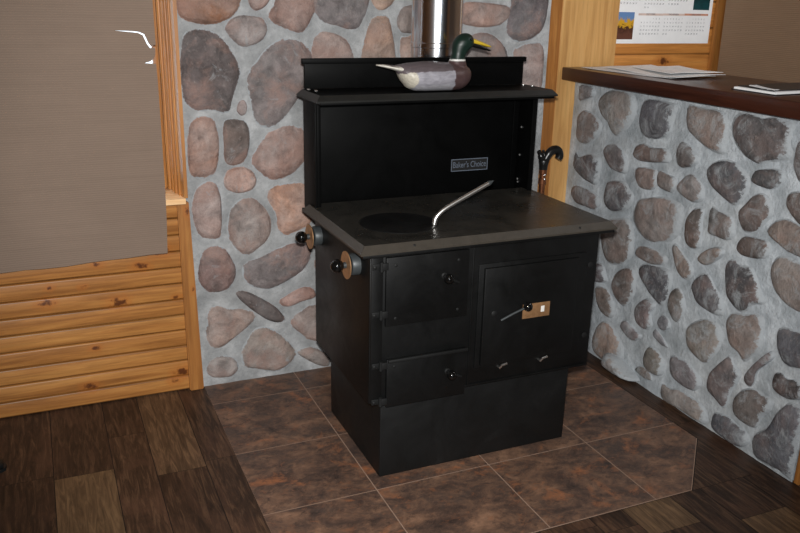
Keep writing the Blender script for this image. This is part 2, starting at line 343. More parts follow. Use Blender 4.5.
RIGHT_STONES = [
 ((112,106,108), [(919,1209),(878,1231),(806,1230),(775,1208),(799,1185),(854,1166),(904,1160),(918,1184)]),
 ((120,113,108), [(739,1158),(724,1193),(669,1224),(593,1234),(529,1227),(493,1196),(495,1138),(536,1084),(588,1048),(622,1055),(654,1092),(705,1117)]),
 ((106,90,84), [(914,1055),(901,1087),(846,1116),(781,1111),(722,1094),(700,1064),(737,1012),(796,977),(861,975),(900,1004)]),
 ((83,82,88), [(448,1190),(412,1218),(344,1222),(250,1215),(250,1186),(259,1148),(267,1102),(329,1073),(386,1068),(429,1081),(453,1120)]),
 ((116,98,89), [(183,1194),(178,1224),(103,1223),(16,1223),(-15,1207),(-30,1155),(-32,1093),(-22,1074),(46,1080),(121,1110),(168,1139)]),
 ((92,78,74), [(207,1037),(193,1080),(144,1070),(99,1045),(90,1022),(121,998),(175,984),(197,1002)]),
 ((98,82,76), [(471,983),(457,1017),(412,1037),(357,1030),(280,1040),(251,1024),(248,992),(323,976),(415,965),(455,971)]),
 ((98,90,91), [(664,957),(651,989),(593,1003),(531,981),(500,945),(504,931),(505,899),(562,891),(617,906)]),
 ((84,83,88), [(909,891),(876,923),(843,903),(774,928),(695,921),(687,871),(705,807),(769,807),(831,825),(880,851)]),
 ((104,91,90), [(893,731),(860,765),(778,769),(704,759),(665,737),(693,691),(765,687),(849,690)]),
 ((84,80,85), [(633,771),(618,829),(568,848),(503,850),(468,828),(439,806),(473,748),(546,716),(600,718),(624,738)]),
 ((118,102,96), [(443,903),(430,933),(360,943),(312,937),(303,888),(339,858),(405,858)]),
 ((112,98,92), [(306,911),(295,944),(238,940),(199,936),(192,900),(215,876),(266,876),(296,886)]),
 ((115,102,98), [(183,909),(153,946),(115,968),(71,952),(40,918),(48,880),(96,865),(151,879),(177,892)]),
 ((76,76,82), [(37,984),(30,1015),(-17,1044),(-74,1052),(-130,1033),(-165,1006),(-167,970),(-137,917),(-107,903),(-58,918),(8,948)]),
 ((76,74,77), [(-178,1012),(-191,1042),(-244,1058),(-295,1062),(-317,1043),(-298,1013),(-265,993),(-220,994),(-188,999)]),
 ((122,108,102), [(415,704),(415,770),(384,808),(276,839),(187,840),(140,821),(140,759),(172,697),(266,654),(337,651)]),
 ((86,76,71), [(107,729),(108,790),(80,835),(33,848),(28,803),(25,751),(20,708),(47,688),(90,692)]),
 ((92,84,80), [(-8,797),(-10,864),(-54,860),(-112,853),(-127,821),(-139,796),(-110,766),(-53,765),(-13,769)]),
 ((92,77,72), [(-144,881),(-169,918),(-198,952),(-233,966),(-263,952),(-290,916),(-273,882),(-229,833),(-184,821),(-155,845)]),
 ((84,77,78), [(-68,1141),(-56,1182),(-73,1220),(-118,1232),(-181,1223),(-238,1234),(-282,1226),(-318,1223),(-314,1191),(-312,1151),(-329,1120),(-301,1104),(-232,1085),(-201,1068),(-157,1077),(-104,1104)]),
 ((98,86,86), [(-342,1105),(-347,1166),(-380,1182),(-439,1159),(-459,1065),(-385,1043),(-355,1071)]),
 ((92,76,69), [(-340,964),(-351,996),(-397,1009),(-439,1004),(-459,906),(-413,903),(-364,934)]),
 ((112,96,86), [(-284,847),(-309,883),(-356,906),(-408,898),(-482,870),(-499,789),(-437,795),(-377,803),(-312,826)]),
 ((82,66,59), [(-160,761),(-181,795),(-227,808),(-287,812),(-304,795),(-302,758),(-264,739),(-202,731),(-168,740)]),
 ((116,105,99), [(-325,721),(-333,752),(-362,773),(-443,770),(-491,756),(-517,633),(-467,612),(-407,624),(-363,646),(-337,681)]),
 ((74,71,74), [(-125,672),(-151,700),(-194,690),(-241,695),(-272,660),(-290,628),(-320,593),(-274,571),(-242,534),(-202,528),(-160,550),(-139,583)]),
 ((106,92,85), [(616,547),(632,599),(596,655),(527,684),(452,695),(419,653),(413,608),(408,558),(464,502),(553,479),(594,505)]),
 ((88,82,88), [(639,362),(650,432),(603,451),(570,420),(558,384)]),
 ((112,97,88), [(627,329),(559,347),(513,322),(487,286),(498,232),(553,225),(602,263)]),
 ((98,85,79), [(516,384),(498,439),(440,484),(384,493),(365,460),(366,391),(407,328),(451,317),(496,346)]),
 ((108,92,85), [(386,569),(365,604),(307,617),(235,613),(193,601),(216,570),(284,553),(357,556)]),
 ((72,71,76), [(349,508),(317,539),(248,552),(168,556),(146,523),(161,453),(192,401),(228,409),(288,443),(331,476)]),
 ((98,88,89), [(340,313),(334,350),(280,395),(225,389),(246,339),(232,293),(269,261),(321,276)]),
 ((112,99,91), [(166,653),(153,673),(116,652),(69,627),(40,597),(57,564),(87,554),(125,582)]),
 ((116,102,92), [(18,658),(-11,696),(-64,725),(-102,727),(-98,700),(-48,655),(-11,640)]),
 ((82,78,81), [(34,544),(-9,597),(-49,602),(-85,568),(-119,542),(-141,505),(-127,473),(-64,469),(-11,481),(21,509)]),
 ((98,89,82), [(151,416),(139,477),(100,505),(60,464),(57,417),(85,365),(121,377)]),
 ((128,108,96), [(614,63),(596,137),(547,189),(491,187),(431,156),(388,118),(394,51),(435,15),(518,7),(593,23)]),
 ((112,105,108), [(429,220),(394,252),(327,233),(287,222),(331,182),(384,192)]),
 ((104,102,108), [(198,326),(175,360),(140,356),(124,329),(153,301),(182,302)]),
 ((112,112,118), [(216,259),(197,284),(132,250),(124,236),(164,233)]),
 ((100,94,86), [(249,149),(222,200),(160,187),(129,149),(144,99),(202,90),(242,108)]),
 ((118,108,98), [(30,333),(17,374),(-43,421),(-100,435),(-143,417),(-153,366),(-134,312),(-93,262),(-41,264),(11,287)]),
 ((116,100,92), [(-172,429),(-167,469),(-190,501),(-246,515),(-290,535),(-330,530),(-332,479),(-338,429),(-305,381),(-271,347),(-242,368),(-196,384)]),
 ((108,102,105), [(94,164),(91,212),(47,218),(-7,217),(-54,196),(-85,169),(-57,123),(-5,115),(64,126)]),
 ((90,84,86), [(-115,183),(-128,238),(-167,294),(-207,335),(-232,307),(-267,292),(-257,249),(-234,199),(-225,147),(-205,125),(-156,146),(-129,157)]),
 ((104,92,92), [(-290,273),(-292,301),(-325,357),(-362,409),(-388,430),(-402,416),(-376,379),(-339,329),(-336,287),(-317,261)]),
 ((82,82,90), [(-400,480),(-398,511),(-419,532),(-491,542),(-536,547),(-559,440),(-494,417),(-452,412),(-416,441)]),
 ((70,64,64), [(-413,329),(-418,358),(-445,373),(-469,361),(-504,371),(-529,363),(-573,371),(-582,331),(-504,298),(-454,295),(-421,306)]),
 ((122,111,104), [(124,67),(69,69),(31,84),(-48,86),(-113,78),(-137,50),(-137,15),(-67,-16),(13,-15),(112,-1)]),
 ((92,84,80), [(-256,167),(-275,214),(-322,255),(-376,253),(-421,261),(-423,222),(-392,174),(-370,122),(-318,113),(-270,127)]),
 ((82,83,90), [(-170,37),(-179,81),(-230,97),(-289,89),(-347,76),(-354,42),(-315,11),(-247,8),(-191,18)]),
 ((84,85,93), [(-378,41),(-377,88),(-428,151),(-454,219),(-493,274),(-546,282),(-588,270),(-602,120),(-566,19),(-506,20),(-445,13),(-397,14)]),
 ((100,97,88), [(302,55),(263,86),(200,78),(184,54),(244,45)]),
]
# ------------------------------------------------------------------ materials
M['mortar'] = mat_mortar('mortar', 1.0); M['mortar_back'] = mat_mortar('grey mortar', .76)
M['stone_back'] = mat_stone('fieldstone smooth', .02, (.45, 1.1), .02, .6)
M['stone_right'] = mat_stone('fieldstone smeared', .22, (.3, .9), .12, .25)
M['plank'] = mat_wood('varnished pine planks', rgb(106, 66, 30, ALB), rgb(138, 92, 46, ALB), rgb(158, 112, 60, ALB), 0,
    knots=[((-1.006, .915, .455), .017), ((-.745, .915, .423), .02), ((-.648, .915, .565), .017), ((-.57, .915, .618), .02), ((-.985, .915, .515), .009),
           ((-.81, .915, .59), .012), ((-.88, .915, .08), .017), ((-.87, .915, .505), .009), ((-.845, .915, .245), .011), ((-.52, .915, .42), .01), ((-.515, .915, .085), .02), ((-.55, .915, .05), .013)], voro=False)
M['plank_far'] = mat_wood('varnished pine planks far', rgb(136, 88, 42, ALB), rgb(160, 106, 52, ALB), rgb(176, 124, 66, ALB), 0, knots=[((1.86, .962, 1.325), .02)], voro=False)
M['trim'] = mat_wood('varnished pine trim', rgb(112, 70, 32, ALB), rgb(142, 93, 45, ALB), rgb(162, 114, 60, ALB), 2, knots=[((-.46, .905, .78), .012), ((-.455, .905, .45), .009)], voro=False)
M['post'] = mat_wood('pale pine post', rgb(156, 114, 66, ALB), rgb(180, 139, 86, ALB), rgb(194, 156, 104, ALB), 2, voro=False, contrast=.7)
M['sill'] = mat_wood('pale sill wood', rgb(190, 150, 106, ALB), rgb(206, 170, 128, ALB), rgb(214, 184, 146, ALB), 0, voro=False, contrast=.4)
M['ledge'] = mat_wood('dark stained ledge', rgb(34, 16, 11, ALB), rgb(48, 24, 16, ALB), rgb(64, 33, 22, ALB), 1, voro=False, gloss=.28)
M['fplank'] = mat_floor_plank(); M['tile'] = mat_tile()
M['grout'] = plain('tile joint', rgb(142, 118, 102, 1.2), .7)
M['black'] = mat_black('black stove enamel', .0042, .38, .56, .28); M['jet'] = mat_black('jet black sheet steel', .0022, .4, .55, .07); M['black_base'] = mat_black('black base sheet', .0065, .42, .6, .3)
M['black_rough'] = mat_black('black cast iron', .008, .5, .7)
M['dark'] = plain('dark gap', (.004, .004, .004, 1), .7)
M['lid'] = mat_black('lid iron', .005, .4, .6)
M['top'] = mat_top()
M['topedge'] = plain('cooktop bevel steel', (.048, .041, .033, 1), .42, .0, .4)
M['shelfedge'] = plain('shelf bevel', (.014, .014, .013, 1), .42, 0, .35)
M['ball'] = plain('glossy black knob', (.004, .004, .004, 1), .08, 0, .6, 0)
M['greymetal'] = plain('grey painted steel', (.05, .057, .06, 1), .45, .2)
M['bronze'] = plain('bronze damper disc', (.42, .23, .11, 1), .45, .55, .5, .2, 60)
M['chrome'] = plain('chrome', (.86, .86, .88, 1), .12, 1.0, .5, .03)
M['satin'] = plain('satin chrome', (.9, .89, .87, 1), .34, 1.0, .5, .03)
M['pipe'] = plain('polished stainless pipe', (.70, .72, .76, 1), .17, 1.0, .5, .05, 12)
M['screw'] = plain('bright screw head', (.85, .85, .85, 1), .25, .9)
M['badge_line'] = plain('badge silver blue', (.16, .19, .24, 1), .4, .3)
M['shade'] = mat_shade('brown woven shade', rgb(112, 97, 86, ALB))
M['shade_far'] = mat_shade('brown woven shade far', rgb(114, 94, 76, ALB))
M['decoy'] = mat_attr('painted decoy wood', .42)
M['yellow'] = plain('yellow bill paint', (.62, .43, .03, 1), .35)
M['blackpaint'] = plain('black paint', (.008, .008, .008, 1), .3)
M['white'] = plain('white paint', (.8, .79, .76, 1), .5)
M['paper'] = plain('white paper', (.92, .93, .94, 1), .75, 0, .2, .05, 12)
M['paper2'] = plain('off white paper', (.8, .82, .84, 1), .75, 0, .2, .1, 40)
M['ink'] = plain('grey printing ink', (.16, .17, .2, 1), .7)
M['salmon'] = plain('salmon print bar', (.62, .3, .2, 1), .6)
M['salmon_pale'] = plain('pale salmon print bar', (.72, .56, .5, 1), .6)
M['photo_lake'] = mat_photo('print of autumn trees', rgb(96, 130, 176, 1.2), rgb(196, 150, 42, 1.2), rgb(94, 60, 48, 1.2), 45, 1.43, 1.55)
M['photo_sea'] = mat_photo('print of green water', rgb(120, 150, 170, 1.2), rgb(42, 96, 96, 1.2), rgb(24, 66, 70, 1.2), 40, 1.55, 1.75)
M['copper'] = plain('aged copper', (.3, .12, .06, 1), .32, .85, .5, .3, 40)
M['folder'] = plain('black folder cover', (.01, .011, .014, 1), .4)
M['leather'] = plain('black leather', (.009, .011, .012, 1), .5)
M['wallpine'] = mat_wood('room pine', rgb(120, 78, 38, ALB), rgb(150, 100, 50, ALB), rgb(170, 120, 66, ALB), 0, voro=False)
M['dimwall'] = plain('wall darkened as unlit', (.06, .055, .05, 1), .7)  # colour darkened so the wall looks unlit in the pipe's reflection
M['ceiling'] = plain('ceiling boards', rgb(150, 120, 86, 1.0), .7)
q = NM('window glass', .02, .5); q.b.inputs['Transmission Weight'].default_value = 1.0; q.b.inputs['IOR'].default_value = 1.05; M['glass'] = q.m

# ------------------------------------------------------------------ floor
XL, XR, YB, YF, ZC = -3.4, 2.2, .945, -4.6, 2.5
fl = obj('floor', BX(XL - .1, XR + .1, YF - .1, 1.2, -.12, -.004), M['dark'], kind='structure')
bm = bmesh.new(); sets = []
TX = [-.431, -.0354, .399, .8216, 1.247]; TY = [-.466, -.066, .331, .746, 1.0]
def quad(bm, x0, x1, y0, y1, z=0.0):
    return bm.faces.new([bm.verts.new(p) for p in ((x0, y0, z), (x1, y0, z), (x1, y1, z), (x0, y1, z))])
def col_of_planks(x0, x1, y1, segs, z=-.001):
    """segs: (end Y going towards the viewer, tone)"""
    y = y1
    for ye, tone in segs:
        f = quad(bm, x0 + .0012, x1 - .0012, ye + .0015, y, z); sets.append(([f], tone)); y = ye
def rnd_segs(y1, yend, first=None):
    out = []; y = y1
    while y > yend:
        y -= random.uniform(.55, 1.05); out.append((y, random.uniform(.2, .62)))
    return out
Y0 = 1.0
col_of_planks(-1.245, -1.04, Y0, [(.42, .4), (-.3, .22)] + rnd_segs(-.3, YF))
col_of_planks(-1.04, -.845, Y0, [(.395, .3), (-.35, .85)] + rnd_segs(-.35, YF))
col_of_planks(-.845, -.71, Y0, [(.62, .28), (-.2, .46)] + rnd_segs(-.2, YF))
col_of_planks(-.71, -.541, Y0, [(.295, .72), (-.4, .3)] + rnd_segs(-.4, YF))
col_of_planks(-.541, -.4285, Y0, [(.33, .42), (-.45, .4)] + rnd_segs(-.45, YF))
x = -1.245
while x > XL: w = random.choice((.11, .15, .2)); col_of_planks(x - w, x, Y0, rnd_segs(Y0, YF)); x -= w
x = -.4325; k = 0
for w, t in ((.11, .4), (.2, .36), (.16, .44), (.2, .3), (.12, .36), (.19, .42), (.13, .34), (.2, .58), (.13, .26), (.2, .36), (.13, .3), (.14, .34)):
    sg = {7: [(-.62, .8)], 8: [(-.9, .24)], 10: [(-.75, .24)], 9: [(-.66, .3), (-1.3, .8)]}.get(k, [(-.5 - .1 * random.random(), t)])
    if x < 1.248: col_of_planks(x, x + w, -.4685, sg + rnd_segs(sg[-1][0], YF), z=-.0014)
    x += w; k += 1
col_of_planks(1.2495, 1.345, Y0, [(-.08, .3), (-.7, .27)] + rnd_segs(-.7, YF))
col_of_planks(1.345, XR, Y0, rnd_segs(Y0, YF))
f = bm.faces.new([bm.verts.new(p) for p in ((1.2495, -.197, -.0006), (1.2495, -.468, -.0006), (.979, -.468, -.0006))]); sets.append(([f], .3))
f = bm.faces.new([bm.verts.new(p) for p in ((1.11, -.3375, -.0003), (1.2495, -.199, -.0003), (1.2495, -.468, -.0003), (1.11, -.468, -.0003))]); sets.append(([f], .24))
bmesh.ops.recalc_face_normals(bm, faces=bm.faces)
for f in bm.faces:
    if f.normal.z < 0: f.normal_flip()
board_attr(bm, sets)
obj('plank_flooring', bm, M['fplank'], fl)
bm = bmesh.new()
bm.faces.new([bm.verts.new(p) for p in ((-.4295, -.4685, .0002), (.975, -.468, .0002), (1.2455, -.197, .0002), (1.2455, 1.0, .0002), (-.4295, 1.0, .0002))])
obj('tile_joints', bm, M['grout'], fl)
bm = bmesh.new(); sets = []; J = .0019
for i in range(4):
    for j in range(4):
        x0, x1, y0, y1 = TX[i] + J, TX[i + 1] - J, TY[j] + J, TY[j + 1] - J
        if i == 3 and j == 0:
            pts = [(x0, y0), (.977 - J, y0), (x1, -.195 + J), (x1, y1), (x0, y1)]
        else: pts = [(x0, y0), (x1, y0), (x1, y1), (x0, y1)]
        f = bm.faces.new([bm.verts.new((px, py, .0006)) for px, py in pts]); sets.append([f])
board_attr(bm, sets)
obj('slate_tiles', bm, M['tile'], fl)

# ------------------------------------------------------------------ stone facings
def facing(bm, to3, stones, height, seed, grow=1.0, smear=False):
    """domed fieldstones standing out of the mortar face; to3(u, v, out) -> world point"""
    ly = bm.verts.layers.float_color.new('stone')
    for si, (c, pts) in enumerate(stones):
        P = closed_spline([(a / 1000, b / 1000) for a, b in pts], 34)
        cx = sum(p[0] for p in P) / len(P); cy = sum(p[1] for p in P) / len(P)
        P = [(cx + (a - cx) * grow, cy + (b - cy) * grow) for a, b in P]; W_ = max(p[0] for p in P) - min(p[0] for p in P)
        size = min(max(p[0] for p in P) - min(p[0] for p in P), max(p[1] for p in P) - min(p[1] for p in P))
        H = min(height, size * .26) * random.uniform(.8, 1.15)
        cc = rgb(*c, ALB); rings = []
        for s, h, al in ((1.05, -.006, 0.0), (1.0, .1, .3), (.955, .4, .62), (.88, .66, .85), (.74, .87, 1), (.52, .97, 1), (.27, 1.0, 1)):
            ring = []
            for (a, b) in P:
                u, v = cx + (a - cx) * s, cy + (b - cy) * s
                d = noise.noise((u * 16 + seed, v * 16, si)) * .0035 + noise.noise((u * 45, v * 45, si + seed)) * .0016
                e = 1 + noise.noise((u * 30, v * 30, seed + 3.0)) * .025 if s > .9 else 1
                vv = bm.verts.new(to3(cx + (u - cx) * e, cy + (v - cy) * e, H * h + (d if s < 1 else 0)))
                vv[ly] = (cc[0], cc[1], cc[2], al * min(1, .52 + cy * 1.1) if not smear else al * (1 - .75 * max(0, (cx - u) / W_ * 2 - .25)) * 1.0); ring.append(vv)
            rings.append(ring)
        ctr = bm.verts.new(to3(cx, cy, H)); ctr[ly] = (cc[0], cc[1], cc[2], 1)
        n = len(P)
        for a, b in zip(rings, rings[1:]):
            for k in range(n): bm.faces.new((a[k], a[(k + 1) % n], b[(k + 1) % n], b[k])).material_index = 1
        for k in range(n): bm.faces.new((rings[-1][k], rings[-1][(k + 1) % n], ctr)).material_index = 1
def mortar(bm, to3, u0, u1, v0, v1, step, stones, seed):
    nu, nv = int((u1 - u0) / step) + 1, int((v1 - v0) / step) + 1; g = []
    for i in range(nu + 1):
        r = []
        for j in range(nv + 1):
            u, v = u0 + (u1 - u0) * i / nu, v0 + (v1 - v0) * j / nv
            d = noise.noise((u * 9, v * 9, seed)) * .004 + noise.noise((u * 28, v * 28, seed + 5)) * .0022
            if i in (0, nu): d = min(d, 0)
            r.append(bm.verts.new(to3(u, v, d)))
        g.append(r)
    for i in range(nu):
        for j in range(nv): bm.faces.new((g[i][j], g[i + 1][j], g[i + 1][j + 1], g[i][j + 1]))
def fill_random(stones, u0, u1, v0, v1, n, cols, smin, smax):
    """fieldstones for the parts of the wall outside the frame or behind the stove"""
    out = list(stones)
    blobs = []
    for c, pts in stones:
        cx = sum(p[0] for p in pts) / len(pts); cy = sum(p[1] for p in pts) / len(pts)
        blobs.append((cx, cy, max(math.hypot(p[0] - cx, p[1] - cy) for p in pts)))
    for _ in range(n):
        u, v, r = random.uniform(u0, u1) * 1000, random.uniform(v0, v1) * 1000, random.uniform(smin, smax) * 1000
        if any(math.hypot(u - a, v - b) < (r + q) * .98 for a, b, q in blobs): continue
        if u - r * 1.1 < u0 * 1000 or u + r * 1.1 > u1 * 1000 or v - r * 1.1 < v0 * 1000: continue
        blobs.append((u, v, r)); e = random.uniform(.75, 1.25)
        out.append((random.choice(cols), [(u + r * math.cos(t * PI / 4) * e * random.uniform(.85, 1), v + r * math.sin(t * PI / 4) / e * random.uniform(.85, 1)) for t in range(8)]))
    return out
COLS = [(128, 110, 102), (110, 98, 95), (96, 86, 84), (140, 115, 104)]

# back wall: masonry slab with a window opening
bm = bmesh.new()
box(bm, -.47, 1.5, .95, 1.14, 0, ZC); box(bm, 1.5, XR + .1, .974, 1.14, 0, ZC); box(bm, XL - .1, -1.9, .95, 1.12, 0, ZC)
box(bm, -1.9, -.47, .95, 1.12, 0, .81); box(bm, -1.9, -.47, .95, 1.12, 2.12, ZC)
wb = obj('wall_back', bm, M['wallpine'], kind='structure')
toB = lambda u, v, h: (u, .922 - h, v)
def inb(p): return True
back = [(c, [(max(-452, a), max(6, b)) for a, b in pts]) for c, pts in BACK_STONES]
back = [(c, [(min(a, 1150), b) for a, b in pts]) for c, pts in back]
hid = fill_random(back, -.2, 1.14, .03, 2.4, 500, COLS, .05, .11)
bm = bmesh.new(); mortar(bm, toB, -.462, 1.17, 0, ZC, .02, None, 3.0)
facing(bm, toB, hid, .02, 11.0, 1.0)
obj('stone_facing', bm, [M['mortar_back'], M['stone_back']], wb, smooth=180)
# pine planks under and left of the window
bm = bmesh.new(); sets = []
z = 0.0; first = .0665; i = 0
while z < .8:
    h = first if i == 0 else .068
    fs = box(bm, XL, -.482, .92, .948, z + .0012, min(z + h, .815) - .0012, bev=.0065, seg=3)
    sets.append(fs); z += h; i += 1
while z < ZC:
    sets.append(box(bm, XL, -1.9, .92, .948, z + .001, z + .067, bev=.0065, seg=3))
    if z > 2.1: sets.append(box(bm, -1.9, -.472, .92, .948, z + .001, z + .067, bev=.0065, seg=3))
    z += .068
board_attr(bm, sets)
obj('plank_cladding', bm, M['plank'], wb, smooth=35)
# planks of the stair side, right of the post
bm = bmesh.new(); sets = []
z = 0.0; 
while z < ZC:
    sets.append(box(bm, 1.5, XR, .962, .974, z + .001, z + .1225, bev=.005)); z += .1235
board_attr(bm, sets)
obj('plank_cladding', bm, M['plank_far'], wb, smooth=35)

# trims and post
def vboard(name, quadxz, y0, y1, m, bev=.004):
    (a0, z0), (a1, _), (b1, z1), (b0, _) = quadxz
    bm = bmesh.new()
    vs = [bm.verts.new((x, y, z)) for y in (y0, y1) for x, z in ((a0, z0), (a1, z0), (b1, z1), (b0, z1))]
    fs = [bm.faces.new([vs[i] for i in q]) for q in ((0, 1, 2, 3), (7, 6, 5, 4), (0, 4, 5, 1), (1, 5, 6, 2), (2, 6, 7, 3), (3, 7, 4, 0))]
    bmesh.ops.recalc_face_normals(bm, faces=bm.faces)
    bmesh.ops.bevel(bm, geom=list(bm.edges), offset=bev, segments=2, affect='EDGES')
    board_attr(bm, [(list(bm.faces), .55)])
    return obj(name, bm, m, smooth=40, kind='structure')
vboard('trim_1', ((-.492, 0), (-.434, 0), (-.452, .8145), (-.497, .8145)), .9, .948, M['trim'])
vboard('trim_2', ((1.168, 0), (1.243, 0), (1.239, ZC), (1.164, ZC)), .934, .9485, M['trim'])
vboard('trim_3', ((1.243, 0), (1.556, 0), (1.552, ZC), (1.239, ZC)), .936, .9745, M['post'], .003)
vboard('trim_4', ((2.145, 0), (2.199, 0), (2.199, ZC), (2.145, ZC)), .935, .962, M['trim'])
# window_1: jamb lining, sill, sash and pane
bm = bmesh.new(); 
vs = [bm.verts.new((x, y, z)) for z in (.8382, 2.1) for x, y in ((-.508, 1.12), (-.472, .868), (-.459, .868), (-.478, 1.12))]
fs = [bm.faces.new([vs[i] for i in q_]) for q_ in ((0, 1, 2, 3), (7, 6, 5, 4), (0, 4, 5, 1), (1, 5, 6, 2), (2, 6, 7, 3), (3, 7, 4, 0))]
bmesh.ops.recalc_face_normals(bm, faces=fs)
sets = [(fs, .7), (box(bm, -1.9, -1.88, .915, 1.12, .835, 2.1), .6), (box(bm, -1.88, -.514, .915, 1.12, 2.08, 2.1), .6)]
board_attr(bm, sets); w1 = obj('window_1', bm, M['trim'], kind='structure', smooth=40)
bm = bmesh.new(); sets = [(box(bm, -1.93, -.468, .862, 1.12, .815, .838, bev=.002), .6)]; board_attr(bm, sets)
obj('window_sill', bm, M['sill'], w1, smooth=40)
bm = bmesh.new(); sets = []
for a in ((-1.88, -1.83, .838, 2.08), (-.528, -.51, .838, 2.08), (-1.83, -.528, .838, .885), (-1.83, -.528, 2.03, 2.08), (-1.22, -1.17, .885, 2.03)):
    sets.append((box(bm, a[0], a[1], 1.06, 1.1, a[2], a[3], bev=.002), .6))
board_attr(bm, sets); obj('window_frame', bm, M['trim'], w1, smooth=40)
bm = bmesh.new()
for t_, r_ in ((.1, .006), (.3, .009), (.46, .005), (.62, .009), (.8, .006)):
    xj, yj = -.508 + .036 * t_, 1.12 - .252 * t_
    tube(bm, [(xj - .001, yj, .8386), (xj - .001, yj, 2.08)], r_, 12)
board_attr(bm, [(list(bm.faces), .65)])
obj('jamb_moulding', bm, M['trim'], w1, smooth=60)
obj('window_glass', BX(-1.83, -.528, 1.078, 1.083, .885, 2.03), M['glass'], w1)

# other sides of the room
def wall(name, *a):
    bm = bmesh.new(); fs = box(bm, *a); board_attr(bm, [(fs, .5)]); return obj(name, bm, M['wallpine'], kind='structure')
wall('wall_left', XL - .15, XL, YF - .1, 1.1, 0, ZC)
obj('wall_front', BX(XL - .15, XR + .15, YF - .15, YF, 0, ZC), M['dimwall'], kind='structure')
wall('wall_right', XR, XR + .12, YF - .1, 1.1, 0, ZC)
obj('ceiling', BX(XL - .15, XR + .15, YF - .15, 1.12, ZC, ZC + .1), M['ceiling'], kind='structure')

# half wall along the stair, faced with fieldstone
hw = obj('wall_divider', BX(1.358, 1.735, -.56, .935, 0, 1.248), M['mortar'], kind='structure')
toR = lambda u, v, h: (1.342 - h, u, v)
rs = [(c, [(max(-552, min(a, 885)), max(8, min(b, 1243))) for a, b in pts]) for c, pts in RIGHT_STONES]
rs = fill_random(rs, -.55, .86, .03, 1.2, 400, [(112, 98, 90), (88, 80, 78), (84, 84, 90)], .035, .07)
bm = bmesh.new(); mortar(bm, toR, -.562, .935, 0, 1.249, .018, None, 9.0)
facing(bm, toR, rs, .022, 21.0, 1.02, True)
# the big footing stone that bulges out over the floor
ly = bm.verts.layers.float_color['stone']
fb = [(.27, .015), (.33, .05), (.41, .078), (.475, .07), (.495, .035), (.47, .008), (.36, .005)]
P = closed_spline(fb, 30); cx = sum(p[0] for p in P) / 30; cy = sum(p[1] for p in P) / 30; rings = []
cc = rgb(136, 128, 124, ALB)
for s, h, al in ((1.05, -.01, 0), (1, .02, .2), (.9, .045, .4), (.7, .062, .7), (.35, .07, .9)):
    ring = []
    for a, b in P:
        v = bm.verts.new(toR(cx + (a - cx) * s, max(.004, cy + (b - cy) * s), h + noise.noise((a * 30, b * 30, s * 4)) * .006)); v[ly] = (*cc[:3], al * .7); ring.append(v)
    rings.append(ring)
for a, b in zip(rings, rings[1:]):
    for k in range(30): bm.faces.new((a[k], a[(k + 1) % 30], b[(k + 1) % 30], b[k])).material_index = 1
bm.faces.new(rings[-1]).material_index = 1
bmesh.ops.recalc_face_normals(bm, faces=bm.faces)
o = obj('stone_facing', bm, [M['mortar'], M['stone_right']], hw, smooth=180)
bm = bmesh.new(); fs = box(bm, 1.345, 1.74, -.585, -.5625, 0, 1.248, bev=.003); board_attr(bm, [(fs, .5)])
obj('trim_5', bm, M['trim'], kind='structure', smooth=40)
bm = bmesh.new(); fs = box(bm, 1.263, 1.785, -.64, .9355, 1.2505, 1.307, bev=.004); board_attr(bm, [(fs, .5)])
tag(obj('ledge_top', bm, M['ledge'], smooth=40), 'dark brown polished wooden ledge capping the stone half wall', 'ledge')

# ------------------------------------------------------------------ window shades
def shade(name, outline, slits, to3, thick, m):
    cu = bpy.data.curves.new(name, 'CURVE'); cu.dimensions = '2D'; cu.fill_mode = 'BOTH'; cu.extrude = thick / 2
    for ol in [outline] + slits:
        sp = cu.splines.new('POLY'); sp.points.add(len(ol) - 1); sp.use_cyclic_u = True
        for p, (a, b) in zip(sp.points, ol): p.co = (a, b, 0, 1)
    t = bpy.data.objects.new(name, cu); COL.objects.link(t)
    me = bpy.data.meshes.new_from_object(t.evaluated_get(bpy.context.evaluated_depsgraph_get()))
    bpy.data.objects.remove(t); me.name = name
    for v in me.vertices: v.co = to3(*v.co)
    me.materials.clear(); me.materials.append(m)
    o = bpy.data.objects.new(name, me); COL.objects.link(o); return o
# hanging edge of the torn shade: a long tear running in from the frayed right edge
ed = [(-.545, 1.95), (-.545, 1.52), (-.5445, 1.43), (-.5445, 1.414), (-.5525, 1.412), (-.561, 1.4085), (-.5695, 1.42), (-.582, 1.4505), (-.600, 1.458), (-.62, 1.4605), (-.684, 1.4628),
      (-.62, 1.4568), (-.602, 1.4545), (-.587, 1.447), (-.575, 1.417), (-.5645, 1.402), (-.553, 1.405), (-.5475, 1.402), (-.548, 1.385), (-.5535, 1.368), (-.5675, 1.3555), (-.588, 1.3505), (-.566, 1.3485), (-.548, 1.347),
      (-.546, 1.30), (-.545, 1.1), (-.545, .877), (-.5475, .75), (-.552, .628)]
bt = [(-.62, .6285), (-.7, .624), (-.77, .623), (-.84, .6205), (-.92, .614), (-1.0, .6135), (-1.06, .616), (-1.145, .6125), (-1.35, .612), (-1.55, .616), (-1.55, 1.95)]
o = shade('window_shade', ed + bt, [], lambda a, b, c: (a, .856 + c - .012 * math.sin((b - .6) * 2.2), b), .003, M['shade'])
tag(o, 'torn brown woven shade hanging over the left window', 'window shade')
o = shade('window_shade', [(-.885, 2.2), (-.862, .5), (2.2, .5), (2.2, 2.2)], [], lambda a, b, c: (2.13 + c, -a, b), .003, M['shade_far'])
tag(o, 'plain brown shade behind the dark ledge at the right edge', 'window shade')

